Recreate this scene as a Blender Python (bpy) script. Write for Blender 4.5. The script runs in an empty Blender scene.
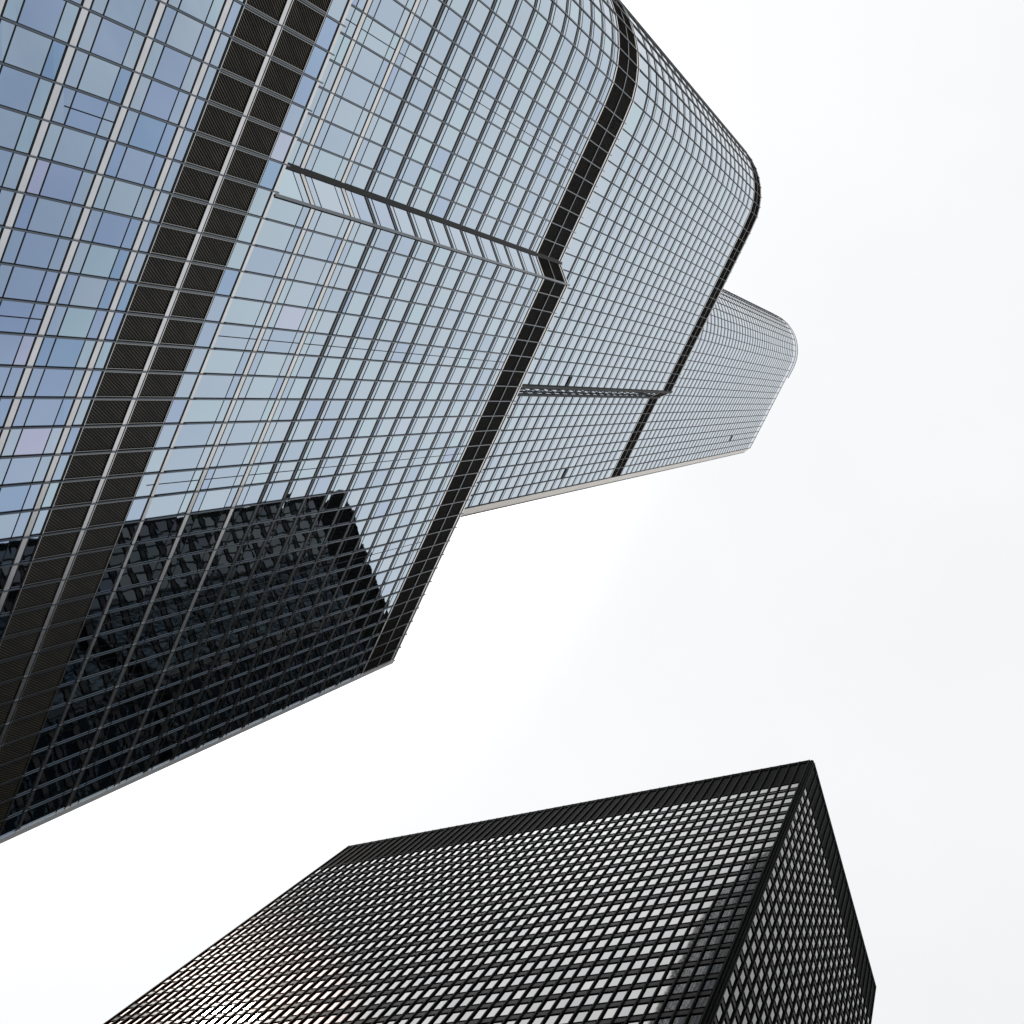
import bpy, math, random
from mathutils import Vector, Matrix

random.seed(7)
scene = bpy.context.scene
COL = scene.collection

# ------------------------------------------------------------------ camera
EYE = 1.6
F_PX = 1260.0
ZEN = (957.0, 404.0)
u_ = Vector((ZEN[0] - 512.0, 512.0 - ZEN[1], -F_PX)).normalized()   # world up in camera axes
fw = Vector((0, 0, -1))
yh = (fw - fw.dot(u_) * u_).normalized()
xh = yh.cross(u_)
ROT = Matrix((xh, yh, u_))                      # camera axes -> world axes
cam_data = bpy.data.cameras.new("camera")
cam = bpy.data.objects.new("camera", cam_data)
COL.objects.link(cam)
cam_data.sensor_width = 36.0
cam_data.lens = F_PX / 1024.0 * 36.0
cam_data.clip_start = 0.1
cam_data.clip_end = 6000.0
cam.matrix_world = Matrix.Translation((0, 0, EYE)) @ ROT.to_4x4()
scene.camera = cam

# ------------------------------------------------------------------ facade frame
TH = math.radians(40.8)
E = Vector((math.cos(TH), math.sin(TH), 0))      # along the glass facade
N = Vector((math.sin(TH), -math.cos(TH), 0))     # out of the facade, towards the viewer


def P(s, d, h):
    return E * s - N * d + Vector((0, 0, h + EYE))


# ------------------------------------------------------------------ light
SUN = Vector((-0.2891, 0.5987, 0.7470)).normalized()
world = bpy.data.worlds.new("World")
scene.world = world
world.use_nodes = True
nt = world.node_tree
nt.nodes.clear()


def wn(t, **k):
    n = nt.nodes.new(t)
    for a, b in k.items():
        setattr(n, a, b)
    return n


def wmath(op, a, b=None, c=None, clamp=False):
    n = wn('ShaderNodeMath', operation=op)
    n.use_clamp = clamp
    for i, v in enumerate((a, b, c)):
        if v is None:
            continue
        if isinstance(v, (int, float)):
            n.inputs[i].default_value = v
        else:
            nt.links.new(v, n.inputs[i])
    return n.outputs[0]


def wrange(v, a, b, c, d, smooth=True):
    n = wn('ShaderNodeMapRange')
    n.interpolation_type = 'SMOOTHSTEP' if smooth else 'LINEAR'
    nt.links.new(v, n.inputs[0])
    for i, x in enumerate((a, b, c, d)):
        n.inputs[i + 1].default_value = x
    return n.outputs[0]


def wdot(v, vec):
    n = wn('ShaderNodeVectorMath', operation='DOT_PRODUCT')
    nt.links.new(v, n.inputs[0])
    n.inputs[1].default_value = vec
    return n.outputs['Value']


out = wn('ShaderNodeOutputWorld')
bg = wn('ShaderNodeBackground')
bg.inputs['Strength'].default_value = 0.1
nt.links.new(bg.outputs[0], out.inputs[0])
tc = wn('ShaderNodeTexCoord')
DIR = tc.outputs['Generated']
sky = wn('ShaderNodeTexSky')
sky.sky_type = 'NISHITA'
sky.sun_disc = False
sky.sun_elevation = math.asin(SUN.z)
sky.sun_rotation = math.atan2(SUN.x, SUN.y)
sky.air_density = 1.3
sky.dust_density = 2.5
# cloud deck: bright white overcast, brightest round the veiled sun
sd = wdot(DIR, SUN)
near = wmath('POWER', wrange(sd, 0.82, 0.965, 0.0, 1.0), 2.6)
tight = wrange(sd, 0.994, 1.0, 0.0, 1.0)
noise = wn('ShaderNodeTexNoise')
noise.inputs['Scale'].default_value = 2.2
noise.inputs['Detail'].default_value = 6.0
noise.inputs['Roughness'].default_value = 0.55
nt.links.new(DIR, noise.inputs['Vector'])
nz = noise.outputs['Fac']
lum = wmath('MULTIPLY', near, 22.0)
lum = wmath('ADD', lum, wrange(nz, 0.3, 0.7, 8.85, 9.4))
lum = wmath('ADD', lum, wrange(sd, 0.62, 0.89, 0.0, 0.70))
deck = wn('ShaderNodeVectorMath', operation='SCALE')
deck.inputs[0].default_value = (0.985, 0.992, 1.01)
nt.links.new(lum, deck.inputs['Scale'])
glow = wn('ShaderNodeVectorMath', operation='SCALE')
glow.inputs[0].default_value = (55.0, 34.0, 26.0)      # warm light of the sun through the veil
nt.links.new(tight, glow.inputs['Scale'])
deck2 = wn('ShaderNodeVectorMath', operation='ADD')
nt.links.new(deck.outputs[0], deck2.inputs[0])
nt.links.new(glow.outputs[0], deck2.inputs[1])
# thinner, bluer cloud on the side the glass wall looks at
side = wdot(DIR, N)
noise2 = wn('ShaderNodeTexNoise')
noise2.inputs['Scale'].default_value = 4.0
noise2.inputs['Detail'].default_value = 5.0
noise2.inputs['Distortion'].default_value = 0.4
nt.links.new(DIR, noise2.inputs['Vector'])
amt = wmath('MULTIPLY', wrange(side, 0.42, 0.70, 0.0, 1.0), wrange(noise2.outputs['Fac'], 0.32, 0.66, 0.3, 1.0))
amt = wmath('MULTIPLY', amt, 0.66)
skyg = wn('ShaderNodeVectorMath', operation='MULTIPLY')
skyg.inputs[1].default_value = (1.6, 1.6, 1.55)
nt.links.new(sky.outputs[0], skyg.inputs[0])
mix = wn('ShaderNodeMix', data_type='RGBA')
nt.links.new(amt, mix.inputs[0])
nt.links.new(deck2.outputs[0], mix.inputs[6])
nt.links.new(skyg.outputs[0], mix.inputs[7])
# darker towards the horizon
sep = wn('ShaderNodeSeparateXYZ')
nt.links.new(DIR, sep.inputs[0])
hz = wrange(sep.outputs['Z'], -0.05, 0.45, 0.45, 1.0)
fin = wn('ShaderNodeVectorMath', operation='SCALE')
nt.links.new(mix.outputs[2], fin.inputs[0])
nt.links.new(hz, fin.inputs['Scale'])
nt.links.new(fin.outputs[0], bg.inputs['Color'])

sl = bpy.data.lights.new("sun", 'SUN')
sl.energy = 1.0
sl.angle = math.radians(3.5)
sl.color = (1.0, 0.93, 0.84)
so = bpy.data.objects.new("sun", sl)
COL.objects.link(so)
so.rotation_euler = SUN.to_track_quat('Z', 'Y').to_euler()
so.location = (0, 0, 500)

scene.view_settings.view_transform = 'Standard'
scene.view_settings.look = 'None'
scene.view_settings.exposure = 0.0
scene.view_settings.gamma = 1.0
scene.render.engine = 'CYCLES'
scene.cycles.max_bounces = 8
scene.cycles.glossy_bounces = 5
scene.cycles.sample_clamp_indirect = 6.0


# ------------------------------------------------------------------ materials
def principled(name, base, rough=0.4, metal=0.0, spec=0.5):
    m = bpy.data.materials.new(name)
    m.use_nodes = True
    b = m.node_tree.nodes['Principled BSDF']
    b.inputs['Base Color'].default_value = (*base, 1)
    b.inputs['Roughness'].default_value = rough
    b.inputs['Metallic'].default_value = metal
    b.inputs['Specular IOR Level'].default_value = spec
    return m, b


def noise_vary(m, b, base, amp, scale, sx=(1, 1, 1)):
    """multiply the base colour by a soft object-space noise: dirt and wear"""
    t = m.node_tree
    g = t.nodes.new('ShaderNodeNewGeometry')
    mp = t.nodes.new('ShaderNodeMapping')
    mp.inputs['Scale'].default_value = sx
    n = t.nodes.new('ShaderNodeTexNoise')
    n.inputs['Scale'].default_value = scale
    n.inputs['Detail'].default_value = 5
    r = t.nodes.new('ShaderNodeMapRange')
    r.inputs[1].default_value = 0.3
    r.inputs[2].default_value = 0.7
    r.inputs[3].default_value = 1 - amp
    r.inputs[4].default_value = 1 + amp
    v = t.nodes.new('ShaderNodeVectorMath')
    v.operation = 'SCALE'
    v.inputs[0].default_value = base
    t.links.new(g.outputs['Position'], mp.inputs[0])
    t.links.new(mp.outputs[0], n.inputs['Vector'])
    t.links.new(n.outputs['Fac'], r.inputs[0])
    t.links.new(r.outputs[0], v.inputs['Scale'])
    t.links.new(v.outputs[0], b.inputs['Base Color'])


def glass(name, ramp, rough, bump, bscale):
    """coated reflective glazing; every pane has its own coating tint (attribute 'tint')"""
    m, b = principled(name, ramp[0], rough, 1.0)
    t = m.node_tree
    a = t.nodes.new('ShaderNodeAttribute')
    a.attribute_name = 'tint'
    cr = t.nodes.new('ShaderNodeValToRGB')
    el = cr.color_ramp.elements
    k = len(ramp)
    el[0].color = (*ramp[0], 1)
    el[1].color = (*ramp[-1], 1)
    for i in range(1, k - 1):
        e = el.new(i / (k - 1))
        e.color = (*ramp[i], 1)
    t.links.new(a.outputs['Fac'], cr.inputs[0])
    t.links.new(cr.outputs[0], b.inputs['Base Color'])
    g = t.nodes.new('ShaderNodeNewGeometry')
    n = t.nodes.new('ShaderNodeTexNoise')
    n.inputs['Scale'].default_value = bscale
    n.inputs['Detail'].default_value = 1.0
    t.links.new(g.outputs['Position'], n.inputs['Vector'])
    bp = t.nodes.new('ShaderNodeBump')
    bp.inputs['Strength'].default_value = 1.0
    bp.inputs['Distance'].default_value = bump
    t.links.new(n.outputs['Fac'], bp.inputs['Height'])
    t.links.new(bp.outputs[0], b.inputs['Normal'])
    return m


M = {}
M['glass'] = glass('blue_coated_glass', [(0.31, 0.44, 0.60), (0.37, 0.46, 0.63), (0.41, 0.51, 0.62),
                                         (0.47, 0.56, 0.64), (0.45, 0.59, 0.65), (0.52, 0.54, 0.68)], 0.015, 0.0028, 0.55)
M['bronze_glass'] = glass('bronze_glass', [(0.048, 0.051, 0.051), (0.064, 0.064, 0.064), (0.092, 0.090, 0.085)], 0.03, 0.0006, 1.0)
M['dark_reflection_glass'] = glass('blue_glass_dark_reflection', [(0.03, 0.045, 0.06), (0.045, 0.065, 0.085)], 0.02, 0.0028, 0.55)  # dark reflections of the east end put into the glass colour
M['steel'], b = principled('brushed_steel', (0.70, 0.69, 0.67), 0.28, 1.0)
noise_vary(M['steel'], b, (0.70, 0.69, 0.67), 0.08, 0.7)
M['fin'], b = principled('fin_steel', (0.125, 0.14, 0.155), 0.3, 1.0)
noise_vary(M['fin'], b, (0.125, 0.14, 0.155), 0.15, 0.8, (1, 1, 0.3))
M['jamb'], b = principled('jamb_steel', (0.30, 0.30, 0.28), 0.3, 1.0)
M['dark_fin'], b = principled('dark_fin', (0.035, 0.045, 0.05), 0.4, 0.0, 0.25)
M['pale'], b = principled('pale_aluminium', (0.80, 0.79, 0.77), 0.35, 0.2)
M['gasket'], b = principled('black_gasket', (0.014, 0.014, 0.012), 0.6, 0.0, 0.25)
M['core'], b = principled('dark_core', (0.02, 0.021, 0.023), 0.7)
M['louvre'], b = principled('louvre_metal', (0.088, 0.066, 0.038), 0.5, 0.3)
noise_vary(M['louvre'], b, (0.088, 0.066, 0.038), 0.2, 0.4)
M['beige'], b = principled('beige_panel', (0.82, 0.74, 0.64), 0.35, 0.35)
noise_vary(M['beige'], b, (0.82, 0.74, 0.64), 0.10, 0.25)
M['bronze'], b = principled('bronze_black_paint', (0.010, 0.0105, 0.010), 0.4, 0.0, 0.5)
b.inputs['IOR'].default_value = 1.025
noise_vary(M['bronze'], b, (0.008, 0.0085, 0.0078), 0.25, 0.5)
M['bronze_bar'], b = principled('bronze_mullion_paint', (0.012, 0.0125, 0.012), 0.35, 0.0, 0.5)
b.inputs['IOR'].default_value = 1.03
M['spandrel'], b = principled('bronze_spandrel', (0.035, 0.033, 0.033), 0.2, 0.0, 0.5)
b.inputs['IOR'].default_value = 1.05
noise_vary(M['spandrel'], b, (0.035, 0.033, 0.033), 0.2, 0.45)
M['roof'], b = principled('roof_gravel', (0.25, 0.25, 0.24), 0.9)
noise_vary(M['roof'], b, (0.25, 0.25, 0.24), 0.2, 2.0)
M['asphalt'], b = principled('asphalt', (0.055, 0.055, 0.057), 0.9)
noise_vary(M['asphalt'], b, (0.055, 0.055, 0.057), 0.25, 0.6)
M['paving'], b = principled('granite_paving', (0.27, 0.26, 0.25), 0.75)
noise_vary(M['paving'], b, (0.27, 0.26, 0.25), 0.18, 0.5)


# ------------------------------------------------------------------ mesh helpers
class MB:
    def __init__(self):
        self.v, self.f, self.m, self.t = [], [], [], []

    def hexa(self, p, mat=0, tint=0.5):
        """p: 8 points, bottom ring 0-3 then top ring 4-7"""
        o = len(self.v)
        self.v += [tuple(q) for q in p]
        for f in ((0, 3, 2, 1), (4, 5, 6, 7), (0, 1, 5, 4), (1, 2, 6, 5), (2, 3, 7, 6), (3, 0, 4, 7)):
            self.f.append(tuple(o + i for i in f))
            self.m.append(mat)
            self.t.append(tint)

    def prism(self, ring, z0, z1, mat=0, top=None):
        o = len(self.v)
        n = len(ring)
        self.v += [(p[0], p[1], z0) for p in ring] + [(p[0], p[1], z1) for p in ring]
        for i in range(n):
            j = (i + 1) % n
            self.f.append((o + i, o + j, o + n + j, o + n + i))
            self.m.append(mat)
            self.t.append(0.5)
        self.f.append(tuple(o + n + i for i in range(n)))
        self.m.append(mat if top is None else top)
        self.t.append(0.5)
        self.f.append(tuple(o + n - 1 - i for i in range(n)))
        self.m.append(mat)
        self.t.append(0.5)

    def add(self, other):
        o = len(self.v)
        self.v += other.v
        self.f += [tuple(o + i for i in f) for f in other.f]
        self.m += other.m
        self.t += other.t

    def build(self, name, mats, parent=None, tint=False, origin=None):
        me = bpy.data.meshes.new(name)
        vs = self.v
        if origin is not None:
            vs = [(a[0] - origin[0], a[1] - origin[1], a[2] - origin[2]) for a in vs]
        me.from_pydata(vs, [], self.f)
        for mt in mats:
            me.materials.append(M[mt])
        if len(mats) > 1:
            me.polygons.foreach_set('material_index', self.m)
        if tint:
            at = me.attributes.new('tint', 'FLOAT', 'FACE')
            at.data.foreach_set('value', self.t)
        me.update()
        ob = bpy.data.objects.new(name, me)
        COL.objects.link(ob)
        if parent is not None:
            ob.parent = parent
        if origin is not None:
            ob.location = origin
        return ob


def outward(a, b):
    """unit outward normal (2-D, in s,d) of a wall going a->b with the viewer at smaller d"""
    ds, dd = b[0] - a[0], b[1] - a[1]
    l = math.hypot(ds, dd)
    return (dd / l, -ds / l)


def slab(mb, P_, a, b, z0, z1, o0, o1, mat=0, tint=0.5, trim0=0.0, trim1=0.0, dz=(0, 0, 0, 0)):
    """box between plan points a,b (wall frame), heights z0..z1, from o0 to o1 outside the wall line"""
    ds, dd = b[0] - a[0], b[1] - a[1]
    l = math.hypot(ds, dd)
    tx, ty = ds / l, dd / l
    a = (a[0] + tx * trim0, a[1] + ty * trim0)
    b = (b[0] - tx * trim1, b[1] - ty * trim1)
    n = (ty, -tx)
    pts = []
    for z, k in ((z0, 0), (z1, 2)):
        for (p, o, kk) in ((a, o1, 0), (b, o1, 1), (b, o0, 1), (a, o0, 0)):
            e = dz[k + kk] if o == o1 else dz[k + kk]
            pts.append(P_(p[0] + n[0] * (o + e), p[1] + n[1] * (o + e), z))
    mb.hexa(pts, mat, tint)


def empty(name, loc, label=None, cat=None, group=None):
    o = bpy.data.objects.new(name, None)
    COL.objects.link(o)
    o.location = loc
    if label:
        o['label'] = label
    if cat:
        o['category'] = cat
    if group:
        o['group'] = group
    return o


def px(pt):
    """picture position of a world point, to rank the pieces by how large they show"""
    v = Vector(pt) - Vector((0, 0, EYE))
    c = (v.dot(ROT.col[0].xyz if False else Vector((ROT[0][0], ROT[1][0], ROT[2][0]))),
         v.dot(Vector((ROT[0][1], ROT[1][1], ROT[2][1]))),
         v.dot(Vector((ROT[0][2], ROT[1][2], ROT[2][2]))))
    if c[2] > -0.5:
        return None
    return (512 + F_PX * c[0] / -c[2], 512 - F_PX * c[1] / -c[2])


def shown_area(quad):
    """rough area in the picture of a quad, zero when mostly outside the frame"""
    q = [px(p) for p in quad]
    if any(p is None for p in q):
        return 0.0
    cx = sum(p[0] for p in q) / 4
    cy = sum(p[1] for p in q) / 4
    if not (0 < cx < 1024 and 0 < cy < 1024):
        return 0.0
    a = 0
    for i in range(4):
        j = (i + 1) % 4
        a += q[i][0] * q[j][1] - q[j][0] * q[i][1]
    return abs(a) / 2


def shown_length(p, q, k=24):
    n = 0
    L = (Vector(q) - Vector(p))
    tot = 0.0
    last = None
    for i in range(k + 1):
        r = px(Vector(p) + L * (i / k))
        if r and 0 <= r[0] <= 1024 and 0 <= r[1] <= 1024:
            if last:
                tot += math.hypot(r[0] - last[0], r[1] - last[1])
            last = r
        else:
            last = None
    return tot


def split_parts(items, name, mats, parent, limit=100, tint=False):
    """items: (rank, MB, centre). The largest become parts of their own, the rest one piece of stuff"""
    items.sort(key=lambda i: -i[0])
    for r, mb, c in items[:limit]:
        mb.build(name, mats, parent, tint=tint)
    if len(items) > limit:
        rest = MB()
        for r, mb, c in items[limit:]:
            rest.add(mb)
        o = rest.build(name, mats, parent, tint=tint)
        o['kind'] = 'stuff'


# ------------------------------------------------------------------ ground
g = MB()
g.prism([(-2500, -2500), (2500, -2500), (2500, 2500), (-2500, 2500)], -1.0, 0.0)
go = g.build('ground', ['asphalt'])
go['kind'] = 'structure'
g = MB()
ring = [P(-34, 6, 0), P(64, 6, 0), P(64, 88, 0), P(-34, 88, 0)]
g.prism([(p.x, p.y) for p in ring][::-1][::-1], 0.004, 0.14)
po = g.build('pavement', ['paving'])
po['kind'] = 'structure'

# ------------------------------------------------------------------ glass tower
tower = empty('glass_tower', (0, 0, 0),
              'tall blue glass skyscraper with rounded corner, stepped setbacks and three dark louvred bands',
              'skyscraper')
tower.location = P(15, 55, -EYE)
T0 = tower.location.copy()


def tb(mb, name, mats, parent=tower, tint=False):
    o = mb.build(name, mats, None, tint=tint)
    o.parent = parent
    if parent is tower:
        o.location = -T0
    return o


def tower_split(items, name, mats, limit=100, tint=False):
    items.sort(key=lambda i: -i[0])
    for r, mb in items[:limit]:
        tb(mb, name, mats, tint=tint)
    if len(items) > limit:
        rest = MB()
        for r, mb in items[limit:]:
            rest.add(mb)
        o = tb(rest, name, mats, tint=tint)
        o['kind'] = 'stuff'


MOD = 1.68


def arc(cs, cd, r, n=11, a0=90.0):
    return [(cs - r * math.sin(math.radians(a0 * (1 - i / n))), cd - r * math.cos(math.radians(a0 * (1 - i / n))))
            for i in range(n)]


def grid(lo, hi, anchor, d):
    k0 = math.ceil((lo - anchor) / MOD)
    out_ = []
    k = k0
    while anchor + k * MOD < hi - 0.25:
        if anchor + k * MOD > lo + 0.25:
            out_.append((anchor + k * MOD, d))
        k += 1
    return out_


ANCH = 2.6
DB, DA, DC = 39.5, 41.25, 42.7
BACK = 95.0
# curved east end of the upper tower, turned away from the street
EAST = []
_c = [(36.4, 43.6), (41.6, 52.0), (46.2, 61.0), (49.6, 70.0), (51.4, 79.0), (52.2, 90.0)]
for (x0, y0), (x1, y1) in zip(_c[:-1], _c[1:]):
    nn_ = max(1, round(math.hypot(x1 - x0, y1 - y0) / MOD))
    EAST += [(x0 + (x1 - x0) * j / nn_, y0 + (y1 - y0) * j / nn_) for j in range(nn_)]
EAST.append(_c[-1])
st0 = [(-22.5, BACK - 12)] + arc(-11.5, 50.5, 11) + grid(-11.5, 51.1, 4.06, DB) + [(51.15, DB)]
st1 = [(-22.5, BACK - 12)] + arc(-11.5, 52.25, 11) + grid(-11.5, 4.3, ANCH, DA) + [(4.3, DA), (5.95, DB)] + \
    grid(5.95, 51.1, 4.06, DB) + [(51.15, DB)]
st2 = [(-22.5, BACK - 12)] + arc(-11.5, 52.25, 11) + grid(-11.5, 18.2, 16.6, DA) + [(18.2, DA), (19.9, DC)] + \
    grid(19.9, 34.6, 34.6, DC) + [(34.6, DC)] + EAST
st3 = [(-0.7, BACK - 12)] + arc(10.3, 53.7, 11) + grid(10.3, 34.6, 34.6, DC) + [(34.6, DC)] + EAST
ends = {0: [(51.15, BACK)], 1: [(51.15, BACK)], 2: [(52.2, BACK)], 3: [(52.2, BACK)]}

Z0, Z1, Z2, Z3, Z4 = -EYE + 0.14, 66.1, 125.4, 208.1, 351.0
rails0 = [55.6 - 4.6 * k for k in range(0, 11)]
low = [65.3, 70.95, 76.45]
mid = [76.4 + 3.53 * k for k in range(1, 12)]
up2 = [196.8 - 3.53 * k for k in range(0, 20)]
up2 = sorted(z for z in up2 if z > 127)
up3 = [211.4 + 3.49 * k for k in range(0, 40)]
up3 = [z for z in up3 if z < 347.5]
bands = {0: (56.9, 64.1, 60.35, 0.36), 1: (117.6, 124.5, 121.05, 0.22), 2: (201.2, 207.5, 204.3, 0.16)}
tiers = [
    (st0, Z0, Z1, sorted(rails0), bands[0], 'low'),
    (st1, Z1, Z2, low[1:] + mid, bands[1], 'mid'),
    (st2, Z2, Z3, up2, bands[2], 'mid'),
    (st3, Z3, Z4, up3, None, 'mid'),
]

win_items, fin_items = [], []
G = 0.045       # half width of a gasket
for ti, (st, z0, z1, rails, band, kind) in enumerate(tiers):
    # backing volume of the tier, 0.12 m behind the glass
    ring = []
    off = 0.14
    for i, p in enumerate(st):
        a = st[max(i - 1, 0)]
        b = st[min(i + 1, len(st) - 1)]
        n = outward(a, b)
        ring.append((p[0] - n[0] * off, p[1] - n[1] * off))
    for p in ends[ti]:
        ring.append((p[0] - 0.14, p[1] + (0.0 if p[1] == BACK else 0.14)))
    ring.append((st[0][0] + 0.3, BACK))
    wr = [P(p[0], p[1], 0) for p in ring]
    wr = [(p.x, p.y) for p in wr]
    mb = MB()
    mb.prism(wr, z0 + EYE - (0 if ti == 0 else 1.0), z1 + EYE - 0.6, 0, 1)
    tb(mb, 'tower_tier', ['core', 'roof'])

    panels = [(st[i], st[i + 1]) for i in range(len(st) - 1) if not (st[i] == (34.6, DC) and ti >= 2)]
    panels = panels[1:]
    runs = [[]]
    for pn in panels:
        if runs[-1] and runs[-1][-1][1] != pn[0]:
            runs.append([])
        runs[-1].append(pn)
    # horizontal zones: list of (zlow, zhigh, type)
    zones = []
    tall = 1.05 if kind == 'low' or ti == 0 else 0.0
    cur = z0
    for z in rails:
        hw = 0.21 if (ti == 0 or z < 77) else 0.07
        zones.append((z, hw))
    # ---- rails (one part per floor), with their dark gasket lines
    for (z, hw, run) in [(z, hw, run) for z, hw in zones for run in runs]:
        rm = MB()
        full = ti == 0 or z < 77
        for a, b in run:
            slab(rm, P, a, b, z - hw, z + hw, -0.1, 0.03, 0 if full else (2 if ti == 1 else 3))
            gu, gd = (0.15, 0.11) if full else (0.27, 0.20)
            slab(rm, P, a, b, z + hw, z + hw + gu, -0.1, 0.018, 1)
            slab(rm, P, a, b, z - hw - gd, z - hw, -0.1, 0.018, 1)
            up = 0.95 if full else 0.75
            slab(rm, P, a, b, z + hw + up, z + hw + up + (0.08 if full else 0.11), -0.1, 0.015, 1)
            if full:
                slab(rm, P, a, b, z - hw - 1.0, z - hw - 0.93, -0.1, 0.015, 1)
        if ti == 0:
            slab(rm, P, (51.15, DB), (51.15, BACK), z - hw, z + hw, -0.1, 0.05, 0)
        tb(rm, 'floor_rail', ['steel', 'gasket', 'fin', 'dark_fin'])
    # ---- glazing rows
    rows = []      # (zl, zh, spandrel?)
    prev = z0 + 0.05
    segs = []
    zz = [(z - hw - (0.11 if (ti == 0 or z < 77) else 0.20), z + hw + (0.15 if (ti == 0 or z < 77) else 0.27), z, hw) for z, hw in zones]
    if band:
        zz.append((band[0] - (0.19 if ti == 0 else 0.44), band[1] + (0.15 if ti == 0 else 0.40), None, None))
    zz.sort()
    for (a_, b_, z, hw) in zz:
        full = ti == 0 or (z is not None and z < 77)
        top = a_
        if z is not None and full and top - 0.9 > prev:
            segs.append((prev, top - 0.90, prev > z0 + 1))
            segs.append((top - 0.83, top, False))
        else:
            segs.append((prev, top, False))
        if z is not None:
            up = 0.80 if full else 0.48
            segs.append((b_, b_ + up, False))
            prev = b_ + up + (0.08 if full else 0.11)
        else:
            prev = b_
    if z1 - prev > 0.4:
        segs.append((prev, z1 - 0.3, False))
    segs = [s for s in segs if s[1] - s[0] > 0.05]
    for (zl, zh, run) in [(q[0], q[1], run) for q in segs for run in runs]:
        spand = (zh - zl) < 1.3
        row = MB()
        for pi, (a, b) in enumerate(run):
            L = math.hypot(b[0] - a[0], b[1] - a[1])
            if L < 0.2:
                continue
            tint = min(1, max(0, random.gauss(*((0.38, 0.26) if ti == 0 else (0.55, 0.12) if ti == 1 else (0.6, 0.07)))))
            dz = [random.uniform(-0.0035, 0.0035) for _ in range(4)]
            if spand:
                slab(row, P, a, b, zl, zh, -0.03, 0.0, 0, tint, 0.02, 0.02, dz)
            else:
                w = MB()
                slab(w, P, a, b, zl, zh, -0.03, 0.0, 0, tint, 0.02, 0.02, dz)
                r = shown_area([P(a[0], a[1], zl), P(b[0], b[1], zl), P(b[0], b[1], zh), P(a[0], a[1], zh)])
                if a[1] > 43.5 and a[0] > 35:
                    w.m = [1] * len(w.m)  # east end panes: glass with the dark reflection painted in
                win_items.append((r, w))
        if spand:
            tb(row, 'spandrel', ['glass'], tint=True)
    # ---- louvred band
    for run in (runs if band else []):
        bl, bh, bm, bmh = band
        lb = MB()
        for a, b in run:
            slab(lb, P, a, b, bl, bh, -0.12, -0.06, 0)
        lo = tb(lb, 'louvre_band', ['gasket'])
        bd = MB()
        step = 0.34
        for half in ((bl + 0.08, bm - bmh / 2 - 0.08), (bm + bmh / 2 + 0.22, bh - 0.08)):
            H_ = half[1] - half[0]
            n_ = int(H_ / step)
            if ti == 0:
                # angled mesh blades, clipped to each bay
                slope = 1.9                      # rise per metre along the wall
                for a, b in run:
                    L = math.hypot(b[0] - a[0], b[1] - a[1])
                    if L < 0.6 or a[1] > 60:
                        continue
                    nn = outward(a, b)
                    tt = ((b[0] - a[0]) / L, (b[1] - a[1]) / L)
                    x0, x1 = 0.13, L - 0.13
                    c = -H_ / slope + x0 + 0.1
                    while c < x1 - 0.05:
                        ya, yb = max(0.0, (x0 - c) * slope), min(H_, (x1 - c) * slope)
                        if yb - ya > 0.05:
                            pts = []
                            for y in (ya, yb):
                                x = c + y / slope
                                for (dx, o) in ((-0.028, -0.01), (0.028, -0.01), (0.028, -0.06), (-0.028, -0.06)):
                                    xx = min(max(x + dx, x0), x1)
                                    pts.append(P(a[0] + tt[0] * xx + nn[0] * o, a[1] + tt[1] * xx + nn[1] * o, half[0] + y))
                            bd.hexa(pts, 0)
                        c += 0.17
                continue
            for k in range(n_):
                zb = half[0] + (k + 0.5) * H_ / n_
                for a, b in run:
                    # slanted blade: outer edge low, inner edge high
                    ds, dd = b[0] - a[0], b[1] - a[1]
                    l = math.hypot(ds, dd)
                    nn = (dd / l, -ds / l)
                    pts = []
                    for zo in (0.0, 0.025):
                        for (p, o, zz_) in ((a, 0.0, -0.05), (b, 0.0, -0.05), (b, -0.1, 0.07), (a, -0.1, 0.07)):
                            pts.append(P(p[0] + nn[0] * o, p[1] + nn[1] * o, zb + zz_ + zo))
                    bd.hexa(pts, 0)
        o = bd.build('louvre_blade', ['louvre'])
        o.parent = lo
        o['kind'] = 'stuff'
        fr, fr_lo, fr_hi = MB(), MB(), MB()
        edge = 0.05 if ti == 0 else 0.30
        for a, b in run:
            slab(fr, P, a, b, bm - bmh / 2, bm + bmh / 2, -0.1, 0.05, 0 if ti == 0 else 3)
            slab(fr_lo, P, a, b, bl - edge, bl, -0.1, 0.04, 0)
            slab(fr_hi, P, a, b, bh, bh + edge, -0.1, 0.04, 0)
            slab(fr_lo, P, a, b, bl - edge - 0.14, bl - edge, -0.1, 0.03, 1)
            slab(fr_hi, P, a, b, bh + edge, bh + edge + 0.10, -0.1, 0.03, 1)
            if ti == 0:
                slab(fr, P, a, b, bm + bmh / 2 + 0.14, bm + bmh / 2 + 0.20, -0.1, 0.03, 0)
            # slim light jambs beside every fin
            for q in (a, b):
                pass
            L = math.hypot(b[0] - a[0], b[1] - a[1])
            if L > 0.6 and ti == 0:
                for (t0, t1) in ((0.085, L - 0.125), (L - 0.125, 0.085)):
                    slab(fr, P, a, b, bl, bm - bmh / 2, -0.04, 0.02, 2, 0.5, t0, t1)
                    slab(fr, P, a, b, bm + bmh / 2 + 0.2, bh, -0.04, 0.02, 2, 0.5, t0, t1)
        for q, nm in ((fr, 'louvre_rail'), (fr_lo, 'louvre_frame'), (fr_hi, 'louvre_frame')):
            o = q.build(nm, ['steel', 'gasket', 'jamb', 'fin'])
            o.parent = lo
    # ---- parapet rail at the top of the tier
    for run in runs:
        pr = MB()
        for a, b in run:
            slab(pr, P, a, b, z1 - 0.28, z1 + 0.02, -0.35, 0.07, 0)
        tb(pr, 'parapet', ['steel'])
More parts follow.
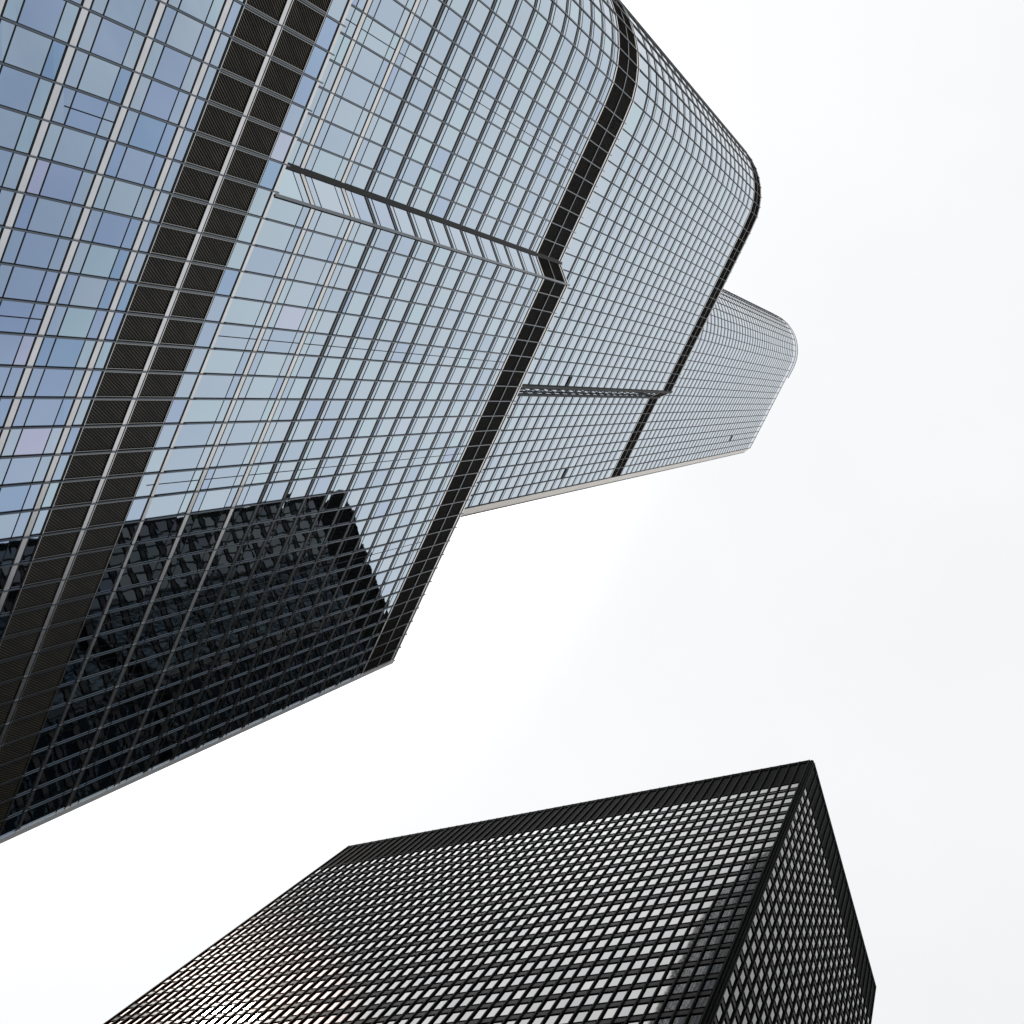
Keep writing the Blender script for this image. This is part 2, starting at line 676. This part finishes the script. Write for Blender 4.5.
    # ---- vertical fins
    for i in range(1, len(st)):
        p = st[i]
        a = st[i - 1]
        b = st[min(i + 1, len(st) - 1)]
        n = outward(a, b)
        t = (-n[1], n[0])
        corner = (abs(p[0] - 4.3) < 0.01 or abs(p[0] - 5.95) < .01 or abs(p[0] - 18.2) < 0.01 or abs(p[0] - 19.9) < .01) and ti in (1, 2)
        hw_, dp = (0.042, 0.11)
        fm = 0
        if corner:
            hw_, dp, fm = (0.10, 0.12, 0) if p[0] == 5.95 else (0.20, 0.12, 1)
        zt = z1 + (0.35 if ti < 3 else 0.1)
        w = MB()
        pts = []
        for z in (z0, zt):
            for (u, o) in ((-hw_, dp), (hw_, dp), (hw_, -0.1), (-hw_, -0.1)):
                pts.append(P(p[0] + t[0] * u + n[0] * o, p[1] + t[1] * u + n[1] * o, z))
        w.hexa(pts, fm)
        # dark seat of the fin
        pts = []
        for z in (z0 + 0.02, z1 - 0.3):
            for (u, o) in ((-hw_ - 0.03, 0.02), (hw_ + 0.03, 0.02), (hw_ + 0.03, -0.09), (-hw_ - 0.03, -0.09)):
                pts.append(P(p[0] + t[0] * u + n[0] * o, p[1] + t[1] * u + n[1] * o, z))
        w.hexa(pts, 1)
        r = shown_length(P(p[0], p[1], z0), P(p[0], p[1], z1))
        if ti >= 2:
            w.m = [2 if m_ == 0 else m_ for m_ in w.m]
        fin_items.append((r, w))

tower_split(win_items, 'window', ['glass', 'dark_reflection_glass'], tint=True)
tower_split(fin_items, 'mullion', ['fin', 'gasket', 'dark_fin'])

# end wall of the low block: pale steel edge strip beside the last bay
mb = MB()
slab(mb, P, (51.15, DB - 0.02), (51.15, BACK), Z0, Z2 - 0.2, -0.08, 0.0, 0)
tb(mb, 'end_wall', ['pale'])
mb = MB()
slab(mb, P, (50.95, DB), (51.40, DB), Z0, Z2, -0.3, 0.12, 0)
tb(mb, 'corner_trim', ['pale'])
# pale panelled splay at the corner of the upper tower
for (za, zb) in ((Z2, Z3), (Z3, Z4)):
    mb = MB()
    z = za
    while z < zb - 0.5:
        z2 = min(z + 3.51, zb)
        slab(mb, P, (34.66, DC), (36.4, 43.6), z + 0.02, z2 - 0.02, -0.05, 0.02, 0)
        z = z2
    tb(mb, 'corner_cladding', ['beige'])
# crown: higher rounded screen on the curved end of the roof
cr = MB()
cst = arc(10.3, 53.7, 11) + [(10.3, DC), (13.2, DC)]
for a, b in zip(cst[:-1], cst[1:]):
    slab(cr, P, a, b, 351.1, 354.6, -0.3, 0.03, 0)
    slab(cr, P, a, b, 354.6, 355.1, -0.35, 0.10, 1)
tb(cr, 'roof_screen', ['glass', 'steel'], tint=True)
# small dark openings in the facade
# slim glazing bars that halve a bay at every structural line
for (sm, dm, za, zb) in ((4.90, DB, 47.2, 50.9), (14.98, DB, 42.6, 50.9), (14.98, DB, 66.2, 117.1), (25.06, DB, 65.0, 66.0),
                         (25.06, DB, 66.2, 117.1), (35.14, DB, 66.2, 117.1), (-4.94, DA, 66.2, 117.1)):
    v = MB()
    slab(v, P, (sm - 0.03, dm), (sm + 0.03, dm), za, zb, -0.05, 0.012, 0)
    tb(v, 'glazing_bar', ['gasket'])
VENTS = [(16.70, 18.10, DA, 147.7), (31.32, 32.84, DC, 171.8), (29.64, 31.16, DC, 308.2)]
for (sa, sb, d0, zc) in VENTS:
    v = MB()
    slab(v, P, (sa, d0), (sb, d0), zc - 0.55, zc + 0.55, -0.05, 0.10, 0)
    tb(v, 'vent_slot', ['gasket'])

# ------------------------------------------------------------------ black tower
AU = math.radians(88.25)
U = Vector((math.cos(AU), math.sin(AU), 0))       # along the long wall
W = Vector((math.sin(AU), -math.cos(AU), 0))      # along the short wall


def Q(u, w, h):
    return U * u + W * w + Vector((0, 0, h + EYE))


def QL(s, d, h):         # long wall: s along U, outward is -W  -> d is W distance
    return Q(s, d, h)


def QR(s, d, h):         # short wall: s along W, d is U distance, outward is -U
    return Q(d, s, h)


black = empty('dark_tower', Q(80, 68, -EYE),
              'black steel and bronze glass office tower with a sharp square corner and flat roof', 'skyscraper')
K0 = black.location.copy()


def kb(mb, name, mats, parent=black, tint=False):
    o = mb.build(name, mats, None, tint=tint)
    o.parent = parent
    if parent is black:
        o.location = -K0
    return o


HT = 204.2
UL, WL = 36.05, 49.15      # start of the long wall mullions, its outer plane
UR, WR = 35.35, 49.87      # outer plane of the short wall, start of its mullions
ML, NL = 1.6, 54
MR, NR = 1.55, 24
uE, wE = UL + ML * NL, WR + MR * NR
REC = 0.22                 # mullion depth in front of the glass
wG, uG = WL + REC, UR + 0.19    # glass planes
# body
mb = MB()
i_ = 0.2
ring = [Q(uG + i_, wG + i_, 0), Q(uE + 0.1, wG + i_, 0), Q(uE + 0.1, wE + 0.1, 0), Q(uG + i_, wE + 0.1, 0)]
mb.prism([(p.x, p.y) for p in ring], 0.0, HT + EYE - 0.9, 0, 1)
kb(mb, 'tower_body', ['bronze', 'roof'])
# corner column, re-entrant like the real corner
mb = MB()
for (u0, u1, w0, w1) in ((uG + 0.02, UL + 0.25, wG + 0.02 - 0.12, wG + 0.5), (uG - 0.12, uG + 0.5, wG + 0.0, WR + 0.25)):
    ring = [Q(u0, w0, 0), Q(u1, w0, 0), Q(u1, w1, 0), Q(u0, w1, 0)]
    mb.prism([(p.x, p.y) for p in ring], 0.0, HT + EYE - (0.1 if u0 > uG else 0.13))
kb(mb, 'corner_column', ['bronze'])

top_pane = 191.8
FL = 3.87
floors = [top_pane - FL * k for k in range(0, 48)]
wi, fi = [], []


def wall(PF, start, n, mod, glassd):
    """bays of one wall. stations along s, glass plane at d=glassd"""
    sts = [start + mod * k for k in range(n + 1)]
    return sts


stL = wall(QL, UL, NL, ML, wG)
stR = wall(QR, WR, NR, MR, uG)


def box2(mbb, PF, s0, s1, d0, d1, z0, z1, mat=0, tint=0.5, dz=(0, 0, 0, 0)):
    e = dz
    pts = [PF(s0, d0 + e[0], z0), PF(s1, d0 + e[1], z0), PF(s1, d1, z0), PF(s0, d1, z0),
           PF(s0, d0 + e[2], z1), PF(s1, d0 + e[3], z1), PF(s1, d1, z1), PF(s0, d1, z1)]
    if PF is QR:
        pts = [pts[i] for i in (1, 0, 3, 2, 5, 4, 7, 6)]
    mbb.hexa(pts, mat, tint)


for zt in floors:
    zb = zt - 2.50
    sp = MB()
    for PF, sts, gd in ((QL, stL, wG), (QR, stR, uG)):
        for a, b in zip(sts[:-1], sts[1:]):
            w = MB()
            dz = [random.uniform(-0.004, 0.004) for _ in range(4)]
            box2(w, PF, a + 0.05, b - 0.05, gd, gd + 0.04, zb, zt, 0, random.random(), dz)
            r = shown_area([PF(a, gd, zb), PF(b, gd, zb), PF(b, gd, zt), PF(a, gd, zt)])
            wi.append((r, w))
            # spandrel panel below this window
            box2(sp, PF, a + 0.06, b - 0.06, gd - 0.05, gd + 0.19, zb - 1.15, zb - 0.27, 0)
        s0, s1 = sts[0], sts[-1]
        box2(sp, PF, s0, s1, gd - 0.10, gd + 0.19, zb - 0.18, zb - 0.02, 1)
        box2(sp, PF, s0, s1, gd - 0.10, gd + 0.19, zb - 1.36, zb - 1.22, 1)
    kb(sp, 'spandrel', ['spandrel', 'bronze'])
# mechanical floors under the roof
mp = MB()
for PF, sts, gd in ((QL, stL, wG), (QR, stR, uG)):
    box2(mp, PF, sts[0], sts[-1], gd - 0.10, gd + 0.19, 191.85, 192.5, 0)
    for a, b in zip(sts[:-1], sts[1:]):
        box2(mp, PF, a + 0.06, b - 0.06, gd - 0.02, gd + 0.19, 192.6, 202.9, 0)
    box2(mp, PF, sts[0], sts[-1], gd - 0.13, gd + 0.19, 203.1, 203.9, 0)
kb(mp, 'mechanical_screen', ['bronze'])
mp = MB()
for PF, sts, gd in ((QL, stL, wG), (QR, stR, uG)):
    box2(mp, PF, sts[0], sts[-1], gd - 0.20, gd + 0.6, 203.92, 204.1, 0)
kb(mp, 'roof_edge', ['spandrel'])
# I-section mullions
for PF, sts, od, gd in ((QL, stL, WL, wG), (QR, stR, UR, uG)):
    for s in sts:
        w = MB()
        box2(w, PF, s - 0.09, s + 0.09, od, od + 0.03, 0.0, HT)
        box2(w, PF, s - 0.02, s + 0.02, od + 0.03, gd - 0.05, 0.0, HT - 0.01)
        box2(w, PF, s - 0.08, s + 0.08, gd - 0.05, gd + 0.06, 0.0, HT - 0.25)
        r = shown_length(PF(s, od, 0), PF(s, od, HT))
        fi.append((r, w))


def black_split(items, name, mats, limit=100, tint=False):
    items.sort(key=lambda i: -i[0])
    for r, mb in items[:limit]:
        kb(mb, name, mats, tint=tint)
    if len(items) > limit:
        rest = MB()
        for r, mb in items[limit:]:
            rest.add(mb)
        o = kb(rest, name, mats, tint=tint)
        o['kind'] = 'stuff'


black_split(wi, 'window', ['bronze_glass'], tint=True)
black_split(fi, 'mullion', ['bronze_bar'])
